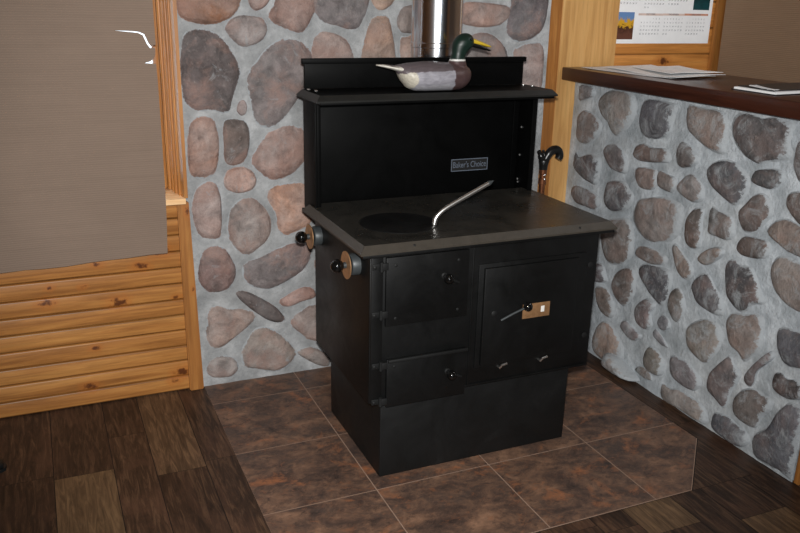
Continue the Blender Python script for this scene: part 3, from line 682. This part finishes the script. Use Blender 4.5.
# ------------------------------------------------------------------ the cook stove
T = thing('cook_stove', 'black wood burning cook stove with warming shelf and side dampers', 'stove', (.38, .26, .0008))
bm = bmesh.new(); box(bm, 0, .76, 0, .519, .001, .3095, bev=.006); obj('base', bm, M['black_base'], T, smooth=40)
body = obj('body', BX(-.056, .817, -.031, .531, .3095, .8245, bev=.006), M['black'], T, smooth=40)
# front stiles, seam strips and panel rim
bm = bmesh.new(); box(bm, -.052, -.012, -.036, -.0305, .315, .82, bev=.0015); obj('front_stile', bm, M['black'], T, smooth=40)
bm = bmesh.new(); box(bm, .31, .3165, -.0345, -.0305, .318, .82, bev=.001); obj('front_seam', bm, M['black'], T, smooth=40)
bm = bmesh.new(); box(bm, -.05, .812, -.0345, -.0305, .312, .319, bev=.001); obj('bottom_rim', bm, M['black'], T, smooth=40)
# cooktop: dark under rim, steel plate with a sloping edge
obj('under_rim', BX(-.088, .86, -.054, .585, .8245, .838, bev=.002), M['black'], T, smooth=40)
def slope_plate(bm, x0, x1, y0, y1, z0, z1, ins, back=True):
    lip = .006
    def rect(i, z, bi): return [bm.verts.new(p) for p in ((x0 + i, y0 + i, z), (x1 - i, y0 + i, z), (x1 - i, y1 - bi, z), (x0 + i, y1 - bi, z))]
    a, b, c = rect(0, z0, 0), rect(0, z0 + lip, 0), rect(ins, z1, ins)
    bm.faces.new(a[::-1]); 
    for p, r in ((a, b), (b, c)):
        for k in range(4): bm.faces.new((p[k], p[(k + 1) % 4], r[(k + 1) % 4], r[k]))
    top = bm.faces.new(c); return top
bm = bmesh.new(); tp = slope_plate(bm, -.0985, .863, -.0645, .535, .8382, .8655, .018)
for f in bm.faces: f.material_index = 0 if f is tp else 1
ct = obj('cooktop', bm, [M['top'], M['topedge']], T)
bm = bmesh.new(); lathe(bm, (.129, .173, .8652), (0, 0, 1), [(0, .1335), (.0012, .1335), (.0022, .1305), (.0022, 0)], 56)
ld = obj('lid', bm, M['lid'], T, smooth=40, label='round dark iron lid')
bm = bmesh.new()
for r0, r1, z in ((.1345, .137, .8661),):
    for k in range(64):
        a, b = 2 * PI * k / 64, 2 * PI * (k + 1) / 64
        q = [(r0, a), (r1, a), (r1, b), (r0, b)]
        bm.faces.new([bm.verts.new((.129 + r * math.cos(t), .173 + r * math.sin(t), z)) for r, t in q])
bmesh.ops.remove_doubles(bm, verts=bm.verts, dist=1e-5); obj('lid_ring', bm, M['dark'], ct)
for bx_ in (.085, .71):
    bm = bmesh.new(); lathe(bm, (bx_, -.0545, .8545), (0, -1, .9), [(-.004, .0045), (.0012, .0045), (.002, .003), (.002, 0)], 12); obj('bolt', bm, M['dark'], ct)
# backguard
bm = bmesh.new(); box(bm, -.066, .826, .574, .592, .839, 1.24, bev=.002); bg = obj('backguard', bm, M['jet'], T, smooth=40)
for s, (xa, xb) in ((-1, (-.0745, -.0655)), (1, (.827, .836))):
    bm = bmesh.new(); box(bm, xa, xb, .456, .594, .8385, 1.24, bev=.0015)
    if s < 0: box(bm, xb - .001, xb + .012, .456, .462, .867, 1.239, bev=.001)
    else: box(bm, xa - .012, xa + .001, .456, .462, .867, 1.239, bev=.001)
    sp = obj('side_panel', bm, M['jet'], T, smooth=40)
    if s > 0:
        for zz, yy in ((1.108, .555), (.995, .555), (.895, .56), (.853 + .03, .556)):
            bm = bmesh.new(); lathe(bm, (.8262, yy - .006, zz), (-1, 0, 0), [(-.002, .0045), (.002, .0045), (.0035, .003), (.004, 0)], 12); obj('screw', bm, M['screw'], sp)
bm = bmesh.new(); box(bm, .797, .803, .5665, .574, .867, 1.238, bev=.001); obj('corner_angle', bm, M['jet'], bg, smooth=40)
# warming shelf
obj('shelf_under_rim', BX(-.08, .856, .376, .594, 1.2402, 1.25, bev=.002), M['jet'], T, smooth=40)
bm = bmesh.new(); tp = slope_plate(bm, -.0965, .862, .3635, .6, 1.2502, 1.274, .016)
for f in bm.faces: f.material_index = 0 if f is tp else 1
sh = obj('warming_shelf', bm, [M['jet'], M['shelfedge']], T)
for (xx, yy) in ((-.062, .565), (-.05, .515), (.828, .56), (.842, .515)):
    bm = bmesh.new(); lathe(bm, (xx, yy, 1.2735), (0, 0, 1), [(0, .0065), (.002, .0065), (.0045, .004), (.005, 0)], 12); obj('screw', bm, M['screw'], sh)
bm = bmesh.new(); box(bm, -.07, .838, .584, .598, 1.274, 1.379, bev=.002); box(bm, -.079, .847, .578, .6, 1.362, 1.381, bev=.002)
obj('shelf_back', bm, M['jet'], T, smooth=40)
# doors on the front
def door(name, x0, x1, z0, z1, d=.012, rim=0.0):
    bm = bmesh.new(); box(bm, x0, x1, -.0305 - d, -.0305, z0, z1, bev=.003); return obj(name, bm, M['black'], T, smooth=40)
fd = door('firebox_door', -.004, .292, .584, .817, .012)
ad = door('ash_door', .003, .298, .293, .466, .012)
bm = bmesh.new(); box(bm, .006, .3, -.052, -.0425, .456, .468, bev=.003); obj('door_lip', bm, M['black_rough'], ad, smooth=40)
fr = obj('oven_frame', BX(.334, .765, -.037, -.0305, .378, .757, bev=.002), M['black'], T, smooth=40)
od = obj('oven_door', BX(.351, .727, -.05, -.037, .39, .744, bev=.004), M['black'], T, smooth=40)
def knob_handle(parent, x, z, dx, dz):
    bm = bmesh.new(); lathe(bm, (x, -.0425, z), (0, -1, 0), [(0, .011), (.004, .011), (.006, .006), (.022, .006)], 16)
    tube(bm, [(x + dx, -.044, z + dz), (x + dx * .6, -.05, z + dz * .6), (x + .004, -.056, z)], [.004, .0048, .0045], 10)
    h = obj('handle', bm, M['black_rough'], parent, smooth=40)
    bm = bmesh.new(); lathe(bm, (x, -.062, z), (0, -1, 0), ball_prof(.0165, 12), 20); obj('knob', bm, M['ball'], h, smooth=180)
knob_handle(fd, .2, .737, .055, -.03); knob_handle(ad, .226, .391, .055, -.03)
def hinge(parent, x, z, s=1):
    bm = bmesh.new()
    tube(bm, [(x, -.0415, z - .016), (x, -.0415, z + .016)], .0065, 12)
    box(bm, x - .03, x, -.0395, -.0345, z - .010, z + .010, bev=.002); box(bm, x, x + .022, -.0475, -.0415, z - .012, z + .012, bev=.002)
    lathe(bm, (x - .022, -.0395, z), (0, -1, 0), [(0, .006), (.003, .006), (.005, .003), (.005, 0)], 10)
    return obj('hinge', bm, M['black_rough'], parent, smooth=40)
for z in (.79, .628): hinge(fd, -.02, z)
for z in (.448, .318): hinge(ad, -.018, z)
def bolts(parent, y, *pts, r=.0055):
    for x, z in pts:
        bm = bmesh.new(); lathe(bm, (x, y, z), (0, -1, 0), [(-.001, r), (.0018, r), (.003, r * .6), (.0035, 0)], 12); obj('bolt', bm, M['black_rough'], parent, smooth=40)
bolts(fd, -.0425, (.028, .79), (.252, .785), (.03, .61), (.255, .612)); bolts(ad, -.0425, (.03, .44))
bolts(T, -.0305, (.787, .706), (.79, .435), r=.011)
# oven thermometer plate, latch handle and two clips
pl = obj('thermometer_plate', BX(.505, .615, -.0535, -.05, .545, .598, bev=.001), M['bronze'], od, smooth=40, label='small bronze thermometer plate')
bm = bmesh.new(); box(bm, .578, .592, -.0545, -.0535, .563, .585, bev=.0004); obj('dial', bm, M['white'], pl)
bm = bmesh.new(); lathe(bm, (.39, -.05, .582), (0, -1, 0), [(0, .011), (.006, .011), (.009, .007), (.009, 0)], 16)
pv = obj('latch_pivot', bm, M['black_rough'], od, smooth=40)
bm = bmesh.new(); tube(bm, [(.415, -.061, .556), (.46, -.068, .578), (.505, -.073, .596)], .0042, 10); lh = obj('latch_rod', bm, M['greymetal'], od, smooth=40)
bm = bmesh.new(); lathe(bm, (.511, -.058, .598), (0, -1, 0), ball_prof(.0165, 12), 20); obj('knob', bm, M['ball'], lh, smooth=180)
for x in (.433, .6):
    bm = bmesh.new(); tube(bm, [(x, -.03, .369), (x, -.045, .369), (x + .003, -.05, .38), (x + .024, -.05, .384)], .0042, 8); obj('chrome_clip', bm, M['satin'], T, smooth=40, label='small chrome clip')
# side dampers
for (y, z) in ((.47, .757), (.078, .768)):
    bm = bmesh.new(); lathe(bm, (-.056, y, z), (-1, 0, 0), [(0, .036), (.024, .036), (.028, .033), (.028, .012), (.05, .01), (.05, 0)], 28); cl = obj('damper_collar', bm, M['greymetal'], T, smooth=40)
    bm = bmesh.new(); lathe(bm, (-.094, y, z), (-1, 0, 0), [(0, .046), (.003, .046), (.003, 0)], 32); ds = obj('damper_disc', bm, M['bronze'], cl, smooth=40, label='bronze damper disc')
    bm = bmesh.new(); lathe(bm, (-.098, y, z), (-1, 0, 0), [(0, .008), (.014, .008)], 14); lathe(bm, (-.104, y, z), (-1, 0, 0), ball_prof(.0225, 14), 24); obj('damper_knob', bm, M['ball'], cl, smooth=60)
# badge
def text_mesh(name, txt, size, to3, m, parent, extr=.0004, align='CENTER', spacing=1.0, line=1.0, width=None):
    cu = bpy.data.curves.new(name, 'FONT'); cu.body = txt; cu.size = size; cu.align_x = align; cu.align_y = 'CENTER'; cu.extrude = extr
    cu.space_character = spacing; cu.space_line = line
    t = bpy.data.objects.new(name, cu); COL.objects.link(t)
    me = bpy.data.meshes.new_from_object(t.evaluated_get(bpy.context.evaluated_depsgraph_get())); bpy.data.objects.remove(t); me.name = name
    if width:
        w = max(v.co.x for v in me.vertices) - min(v.co.x for v in me.vertices)
        for v in me.vertices: v.co.x *= width / w
    for v in me.vertices: v.co = to3(*v.co)
    me.materials.clear(); me.materials.append(m)
    o = bpy.data.objects.new(name, me); link(o, parent); return o
bd = obj('badge', BX(.525, .691, .5705, .5742, .939, .988, bev=.0005), M['dark'], T)
bm = bmesh.new()
for a in ((.526, .69, .939, .942), (.526, .69, .985, .988), (.526, .529, .942, .985), (.687, .69, .942, .985)): box(bm, a[0], a[1], .5692, .5706, a[2], a[3])
obj('badge_border', bm, M['badge_line'], bd)
text_mesh('badge_lettering', "Baker's Choice", .034, lambda a, b, c: (.608 + a, .5702 - c, .9635 + b), M['badge_line'], bd, width=.148)

# lid lifter standing in the lid
bm = bmesh.new()
tube(bm, spline([(.231, .105, .8679), (.2311, .105, .874), (.237, .105, .892), (.256, .105, .911), (.287, .105, .929), (.36, .105, .963), (.432, .105, .996)], 8), [.0085] * 14 + [.0078] * 35, 16)
LF = thing('lid_lifter', 'shiny chrome lid lifter with bent rod standing on the cooktop', 'lid lifter', (.231, .105, .8679))
h = obj('rod', bm, M['satin'], LF, smooth=40)
bm = bmesh.new(); lathe(bm, (.432, .105, .996), (.08, 0, .035), [(-.001, .0085), (.004, .0085), (.012, .005), (.02, .002), (.021, 0)], 14); obj('tip', bm, M['greymetal'], LF, smooth=40)

# ------------------------------------------------------------------ stove pipe
bm = bmesh.new(); P_ = (.515, .72, .7)
lathe(bm, P_, (0, 0, 1), [(0, .1005), (.71, .1005), (.712, .1022), (.728, .1022), (.73, .1005), (1.8, .1005)], 64)
t = tag(obj('stove_pipe', bm, M['pipe'], smooth=30), 'polished steel flue pipe rising behind the black stove', 'stove pipe')

# copper pipe with a black curled handle
CP = thing('water_pipe', 'copper pipe with a black curled handle between stove and wooden post', 'pipe', (1.112, .8, .001))
bm = bmesh.new(); lathe(bm, (1.112, .8, .001), (0, 0, 1), [(0, .03), (.004, .03), (.006, .0135), (.8, .0135), (.802, .018), (.825, .018), (.828, .0145), (.845, .0145), (.848, .018), (.868, .018), (.87, .014), (.885, .012), (.885, 0)], 20); obj('pipe', bm, M['copper'], CP, smooth=35)
bm = bmesh.new()
lathe(bm, (1.112, .8, .868), (.0, 0, 1), [(0, .0), (0, .019), (.02, .02), (.04, .024), (.05, .019), (.052, 0)], 16)
tube(bm, spline([(1.118, .8, .905), (1.128, .798, .93), (1.146, .796, .951), (1.168, .794, .957), (1.186, .794, .944), (1.19, .794, .925), (1.183, .794, .912)], 6), [.018] * 8 + [.019] * 16 + [.018] * 8 + [.017] * 5, 14)
tube(bm, spline([(1.108, .8, .9), (1.098, .8, .925), (1.088, .8, .944), (1.082, .8, .953)], 5), [.015] * 8 + [.010] * 8, 12)
tube(bm, spline([(1.115, .8, .91), (1.112, .8, .935), (1.105, .8, .956)], 5), [.010] * 6 + [.006] * 5, 10)
obj('curled_handle', bm, M['blackpaint'], CP, smooth=60)
bm = bmesh.new()
for z in (.826, .846): lathe(bm, (1.112, .7835, z), (-.3, -1, 0), [(-.003, .006), (.002, .005), (.004, 0)], 12)
obj('bright_nut', bm, M['screw'], CP, smooth=60)

# ------------------------------------------------------------------ mallard decoy
DK = thing('duck_decoy', 'painted mallard duck decoy with green head on the stove shelf', 'decoy', (.33, .42, 1.2745))
def loft(bm, st, n=28):
    """st: (centre, half width Y, half height, direction)"""
    rings = []
    for c, hw_, hh, d in st:
        d = Vector(d).normalized(); c = Vector(c); y = Vector((0, 1, 0)); up = d.cross(y) * -1
        up = y.cross(d) * -1
        ring = []
        for k in range(n):
            a = 2 * PI * k / n; ring.append(bm.verts.new(c + y * math.cos(a) * hw_ + up * math.sin(a) * hh))
        rings.append(ring)
    for a, b in zip(rings, rings[1:]):
        for k in range(n): bm.faces.new((a[k], a[(k + 1) % n], b[(k + 1) % n], b[k]))
    bm.faces.new(rings[0][::-1]); bm.faces.new(rings[-1])
ZB = 1.2748; YD = .42
bm = bmesh.new()
X1 = (1, 0, 0)
bst = [(.236, .100, .010, .006), (.25, .093, .022, .016), (.268, .078, .04, .034), (.29, .066, .054, .05), (.32, .061, .062, .0575), (.36, .062, .0675, .06), (.40, .0615, .068, .0595),
       (.44, .060, .066, .058), (.475, .0575, .061, .0555), (.505, .0565, .052, .0525), (.528, .059, .04, .046), (.545, .062, .027, .034), (.555, .064, .013, .017)]
loft(bm, [((x, YD, ZB + zc), a, b, X1) for x, zc, a, b in bst])
# neck and head in one sweep
hst = [((x_, YD, ZB + z_), hy_, hx_, (.12, 0, 1)) for x_, z_, hy_, hx_ in ((.496, .078, .034, .045), (.499, .112, .030, .036), (.500, .132, .0265, .029), (.503, .15, .025, .0275), (.509, .167, .028, .034),
       (.518, .184, .032, .0415), (.524, .200, .032, .0405), (.529, .215, .026, .032), (.532, .225, .016, .02), (.533, .2295, .006, .007))]
loft(bm, hst)
bmesh.ops.recalc_face_normals(bm, faces=bm.faces)
me = bpy.data.meshes.new('t'); bm.to_mesh(me); bm.free(); to = bpy.data.objects.new('t', me); COL.objects.link(to)
md = to.modifiers.new('r', 'REMESH'); md.mode = 'VOXEL'; md.voxel_size = .0034
md2 = to.modifiers.new('s', 'SMOOTH'); md2.factor = .5; md2.iterations = 6
me2 = bpy.data.meshes.new_from_object(to.evaluated_get(bpy.context.evaluated_depsgraph_get())); bpy.data.objects.remove(to)
me2.name = 'duck_body'; me2.materials.clear(); me2.materials.append(M['decoy']); me2.shade_smooth()
at = me2.color_attributes.new('paint', 'FLOAT_COLOR', 'POINT')
def duck_col(p):
    x, z = p.x, p.z - ZB
    w = noise.noise((p.x * 40, p.y * 40, p.z * 40)) * .006
    if z > .1285 + w * .1 and x > .44: return rgb(12, 34, 27, 1.1)                    # head
    if z > .1225 and x > .44: return rgb(226, 226, 222, 1)                # collar
    if x > .462 + w + (z - .06) * -.12: return rgb(64, 48, 48, 1.4)      # breast
    edge = .088 - .12 * max(0, (.36 - x)) - .05 * max(0, x - .42)
    if z > edge + w: return rgb(84, 76, 79, 1.3)                          # back
    d = math.hypot((x - .275) / .05, (z - .048) / .045)
    if math.hypot((x - .272) / .04, (z - .05) / .048) < 1 + w * 8: return rgb(180, 174, 160, 1.2)   # rump patch
    if z < .03 + w: return rgb(140, 139, 144, 1.35)
    return rgb(132, 130, 137, 1.35 * (1 + 3.0 * w / .006 * .1))                                      # flank
for i, v in enumerate(me2.vertices): at.data[i].color = duck_col(v.co)
o = bpy.data.objects.new('body', me2); link(o, DK)
for v in me2.vertices:
    if v.co.z < ZB + .0004: v.co.z = ZB + .0004
bm = bmesh.new()
loft(bm, [((.278, YD, ZB + .088), .03, .012, (-1, 0, .18)), ((.25, YD, ZB + .094), .034, .011, (-1, 0, .2)), ((.222, YD, ZB + .1), .03, .008, (-1, 0, .2)), ((.192, YD, ZB + .105), .02, .0055, (-1, 0, .15)), ((.17, YD, ZB + .108), .010, .003, (-1, 0, .1))])
lyr = bm.verts.layers.float_color.new('paint')
for v in bm.verts: v[lyr] = rgb(214, 210, 200, 1.1) if v.co.z < ZB + .103 or v.co.x < .2 else rgb(84, 74, 74, 1.3)
bmesh.ops.recalc_face_normals(bm, faces=bm.faces); obj('tail', bm, M['decoy'], DK, smooth=60, label='pale pointed tail')
bm = bmesh.new()
loft(bm, [((.545, YD, ZB + .201), .016, .014, (1, 0, -.2)), ((.572, YD, ZB + .195), .0145, .0105, (1, 0, -.25)), ((.602, YD, ZB + .187), .0155, .0075, (1, 0, -.28)), ((.628, YD, ZB + .179), .0145, .005, (1, 0, -.3)), ((.638, YD, ZB + .176), .008, .0025, (1, 0, -.3))], 18)
bmesh.ops.recalc_face_normals(bm, faces=bm.faces); obj('upper_bill', bm, M['yellow'], DK, smooth=60, label='yellow upper bill')
bm = bmesh.new()
loft(bm, [((.540, YD, ZB + .19), .014, .014, (1, 0, -.2)), ((.572, YD, ZB + .184), .0125, .0115, (1, 0, -.25)), ((.602, YD, ZB + .174), .0135, .0085, (1, 0, -.33)), ((.636, YD, ZB + .161), .009, .003, (1, 0, -.35))], 18)
bmesh.ops.recalc_face_normals(bm, faces=bm.faces); obj('lower_bill', bm, M['blackpaint'], DK, smooth=60, label='black lower bill')
for s in (-1, 1):
    bm = bmesh.new(); lathe(bm, (.540, YD + s * .0275, ZB + .207), (0, s, .15), [(-.002, .0055), (.002, .0055), (.0045, .003), (.005, 0)], 14); obj('eye', bm, M['ball'], DK, smooth=60)

for ch in DK.children:
    for v in ch.data.vertices:
        z = v.co.z - ZB
        v.co.x = .142 + (v.co.x - .17) * .954
        v.co.z = ZB + (z * .87 if z < .12 else .1044 + (z - .12) * .9)
# ------------------------------------------------------------------ calendar on the far wall
yc = .9325
CA = thing('wall_calendar', 'white yearly wall calendar pinned to the pine planks', 'calendar', (1.81, .936, 1.412))
bm = bmesh.new(); box(bm, 1.515, 2.098, yc, .937, 1.411, 1.93); obj('sheet', bm, M['paper'], CA)
def flat(x0, x1, z0, z1, name, m):
    bm = bmesh.new(); box(bm, x0, x1, yc - .0006, yc + .0003, z0, z1); return obj(name, bm, m, CA)
flat(1.534, 1.632, 1.43, 1.553, 'printed_picture', M['photo_lake']); flat(1.978, 2.078, 1.568, 1.69, 'printed_picture', M['photo_sea'])
flat(1.655, 1.80, 1.539, 1.5485, 'month_bar', M['salmon_pale']); flat(1.80, 1.93, 1.54, 1.5495, 'month_bar', M['salmon_pale']); flat(1.93, 2.077, 1.541, 1.5505, 'month_bar', M['salmon'])
def month(xc, zt, name, start, days, w=.125):
    to = lambda a, b, c: (xc + a, yc - .0008 - c, zt + b)
    text_mesh('month_name', name, .0115, to, M['ink'], CA, extr=.0001)
    rows = []; d = 1 - start
    bm = None
    me_all = bmesh.new()
    for r in range(5 if start + days <= 35 else 6):
        for cix in range(7):
            if 1 <= d <= days:
                cu = bpy.data.curves.new('d', 'FONT'); cu.body = str(d); cu.size = .0105; cu.align_x = 'CENTER'; cu.resolution_u = 2
                t = bpy.data.objects.new('d', cu); COL.objects.link(t)
                m_ = bpy.data.meshes.new_from_object(t.evaluated_get(bpy.context.evaluated_depsgraph_get())); bpy.data.objects.remove(t)
                for v in m_.vertices: v.co = (xc + (cix - 3) * w / 7.2 + v.co.x, yc - .0009, zt - .024 - r * .0172 + v.co.y)
                me_all.from_mesh(m_); bpy.data.meshes.remove(m_)
            d += 1
    obj('day_numbers', me_all, M['ink'], CA)
for xc, nm, st, dd in ((1.727, 'OCTOBER', 4, 31), (1.865, 'NOVEMBER', 0, 30), (2.003, 'DECEMBER', 2, 31)): month(xc, 1.545, nm, st, dd)
for xc, nm, st, dd in ((1.60, 'JULY', 3, 31), (1.74, 'AUGUST', 6, 31), (1.88, 'SEPTEMBER', 2, 30)): month(xc, 1.682, nm, st, dd)

for ch in [CA] + list(CA.children):
    if ch is CA: CA.location = (1.836, .961, 1.41); ROOTS[CA.name] = CA.location
    else:
        for v in ch.data.vertices: v.co += Vector((.026, .0245, -.002))
        ch.matrix_parent_inverse = Matrix.Translation(-CA.location)
# ------------------------------------------------------------------ papers and folder on the ledge
def sheet(name, corners, z, m, curl, seed, thick=.0012, n=10):
    bm = bmesh.new(); A, B, C_, D = [Vector((*c, 0)) for c in corners]; g = []
    for s in (0, 1):
        lay = []
        for i in range(n + 1):
            r = []
            for j in range(n + 1):
                u, v = i / n, j / n; p = A.lerp(B, u).lerp(D.lerp(C_, u), v)
                h = curl * (abs(u - .5) * 2) ** 2 * (.5 + .5 * v) + .003 * (noise.noise((u * 2.2 + seed, v * 2.2, seed)) + .6)
                r.append(bm.verts.new((p.x, p.y, z + max(0, h) + s * thick)))
            lay.append(r)
        g.append(lay)
    for i in range(n):
        for j in range(n):
            bm.faces.new((g[1][i][j], g[1][i + 1][j], g[1][i + 1][j + 1], g[1][i][j + 1])); bm.faces.new((g[0][i][j + 1], g[0][i + 1][j + 1], g[0][i + 1][j], g[0][i][j]))
    for k in range(n):
        for a, b in (((k, 0), (k + 1, 0)), ((k + 1, n), (k, n)), ((0, k + 1), (0, k)), ((n, k), (n, k + 1))):
            bm.faces.new((g[0][a[0]][a[1]], g[0][b[0]][b[1]], g[1][b[0]][b[1]], g[1][a[0]][a[1]]))
    bmesh.ops.recalc_face_normals(bm, faces=bm.faces)
    return obj(name, bm, m, smooth=50)
tag(sheet('newspaper', [(1.315, .86), (1.365, .33), (1.63, .36), (1.60, .87)], 1.3073, M['paper2'], .004, 1), 'creased newspaper lying lowest in the paper heap by the post', 'paper', 'papers heaped on the ledge')
tag(sheet('paper_sheet', [(1.40, .80), (1.372, .305), (1.655, .335), (1.68, .83)], 1.3105, M['paper'], .008, 4), 'curled white paper sheet in the middle of the heap on the ledge', 'paper', 'papers heaped on the ledge')
tag(sheet('paper_sheet', [(1.50, .74), (1.42, .40), (1.69, .385), (1.73, .70)], 1.3185, M['paper'], .005, 8), 'white paper sheet lying on top of the heap on the ledge', 'paper', 'papers heaped on the ledge')
FO = thing('folder', 'black covered folder with white pages at the right end of the ledge', 'folder', (1.5, -.18, 1.3072))
bm = bmesh.new()
def slab(bm, pts, z0, z1):
    a = [bm.verts.new((*p, z0)) for p in pts]; b = [bm.verts.new((*p, z1)) for p in pts]
    bm.faces.new(a[::-1]); bm.faces.new(b)
    for k in range(len(pts)): bm.faces.new((a[k], a[(k + 1) % len(pts)], b[(k + 1) % len(pts)], b[k]))
fp = [(1.325, -.235), (1.56, -.215), (1.70, -.20), (1.72, .01), (1.47, -.005), (1.33, -.03)]
slab(bm, fp, 1.3074, 1.3105); obj('lower_cover', bm, M['folder'], FO)
bm = bmesh.new(); slab(bm, [(1.33, -.228), (1.56, -.209), (1.695, -.195), (1.713, .003), (1.47, -.011), (1.337, -.035)], 1.3106, 1.3175); obj('pages', bm, M['paper'], FO, label='white page block')
bm = bmesh.new(); slab(bm, [(1.355, -.2), (1.56, -.19), (1.70, -.18), (1.72, .01), (1.47, -.005), (1.36, -.03)], 1.3176, 1.3205); obj('upper_cover', bm, M['folder'], FO)
tag(sheet('paper_sheet', [(1.36, -.08), (1.325, -.225), (1.35, -.225), (1.395, -.08)], 1.322, M['paper2'], .002, 12), 'small loose white slip on the left corner of the black folder', 'paper')

# ------------------------------------------------------------------ shoe at the left edge
SH = thing('shoe', 'black shoe toe on the plank floor at the left edge', 'shoe', (-1.33, .53, 0))
bm = bmesh.new()
loft(bm, [((-1.46, .52, .04), .03, .035, X1), ((-1.42, .52, .042), .038, .038, X1), ((-1.34, .525, .038), .042, .034, X1), ((-1.27, .53, .03), .045, .026, X1), ((-1.22, .535, .024), .038, .019, X1), ((-1.198, .535, .02), .022, .012, X1)], 20)
bmesh.ops.recalc_face_normals(bm, faces=bm.faces); obj('upper', bm, M['leather'], SH, smooth=60)
bm = bmesh.new(); P = closed_spline([(-1.47, .49), (-1.40, .475), (-1.27, .482), (-1.2, .51), (-1.188, .535), (-1.2, .562), (-1.27, .58), (-1.40, .566), (-1.47, .55)], 28); slab(bm, P, .0008, .012); obj('sole', bm, M['leather'], SH)

# ------------------------------------------------------------------ light
W = bpy.data.worlds.new('daylight'); S.world = W; W.use_nodes = True
bgd = W.node_tree.nodes['Background']; bgd.inputs['Color'].default_value = (.80, .90, 1.0, 1); bgd.inputs['Strength'].default_value = 2.6
def lamp(name, typ, loc, power, color, target=None, **kw):
    l = bpy.data.lights.new(name, typ); l.energy = power; l.color = color
    for k, v in kw.items(): setattr(l, k, v)
    o = bpy.data.objects.new(name, l); COL.objects.link(o); o.location = loc
    if target: o.rotation_euler = (Vector(target) - Vector(loc)).to_track_quat('-Z', 'Y').to_euler()
    return o
CAM = Vector((-.96335, -2.31333, 1.6))
FW = Vector((0.38470595, 0.86879817, -0.31175484)); RT = Vector((0.91702145, -0.39824255, 0.02178381)); UP = Vector((0.10522831, 0.29426623, 0.94991283))
lamp('camera_flash', 'SPOT', CAM + UP * .09 + FW * .02, 330, (1.0, .985, .955), CAM + FW * 3 + UP * .28, spot_size=math.radians(78), spot_blend=.75, shadow_soft_size=.025)
lamp('rear_fill', 'AREA', (-1.0, -4.5, 1.5), 34, (.86, .93, 1.0), (0, 0, 1.0), shape='RECTANGLE', size=1.1, size_y=1.3)  # added area light behind the camera: cool fill and the pipe streak
lamp('overhead_fill', 'AREA', (-.6, -2.2, 2.46), 7, (1.0, .95, .88), (-.6, -2.0, 0), shape='DISK', size=.5)  # added soft fill from above, stands in for ambient room light
lamp('ledge_fill', 'AREA', (1.95, -.3, 2.4), 5, (.95, .97, 1.0), (1.75, .6, 1.2), shape='DISK', size=.3)  # added fill that brightens the papers on the ledge and the alcove

cam = bpy.data.cameras.new('camera'); co = bpy.data.objects.new('camera', cam); COL.objects.link(co)
cam.sensor_fit = 'HORIZONTAL'; cam.sensor_width = 36.0; cam.lens = 824.8535 * 36.0 / 800.0; cam.clip_start = .02
mw = Matrix((RT, UP, -FW)).transposed().to_4x4(); mw.translation = CAM; co.matrix_world = mw
S.camera = co
S.view_settings.view_transform = 'Standard'; S.view_settings.look = 'None'; S.view_settings.gamma = 1.0; S.view_settings.exposure = 0.0; S.view_settings.use_curve_mapping = False
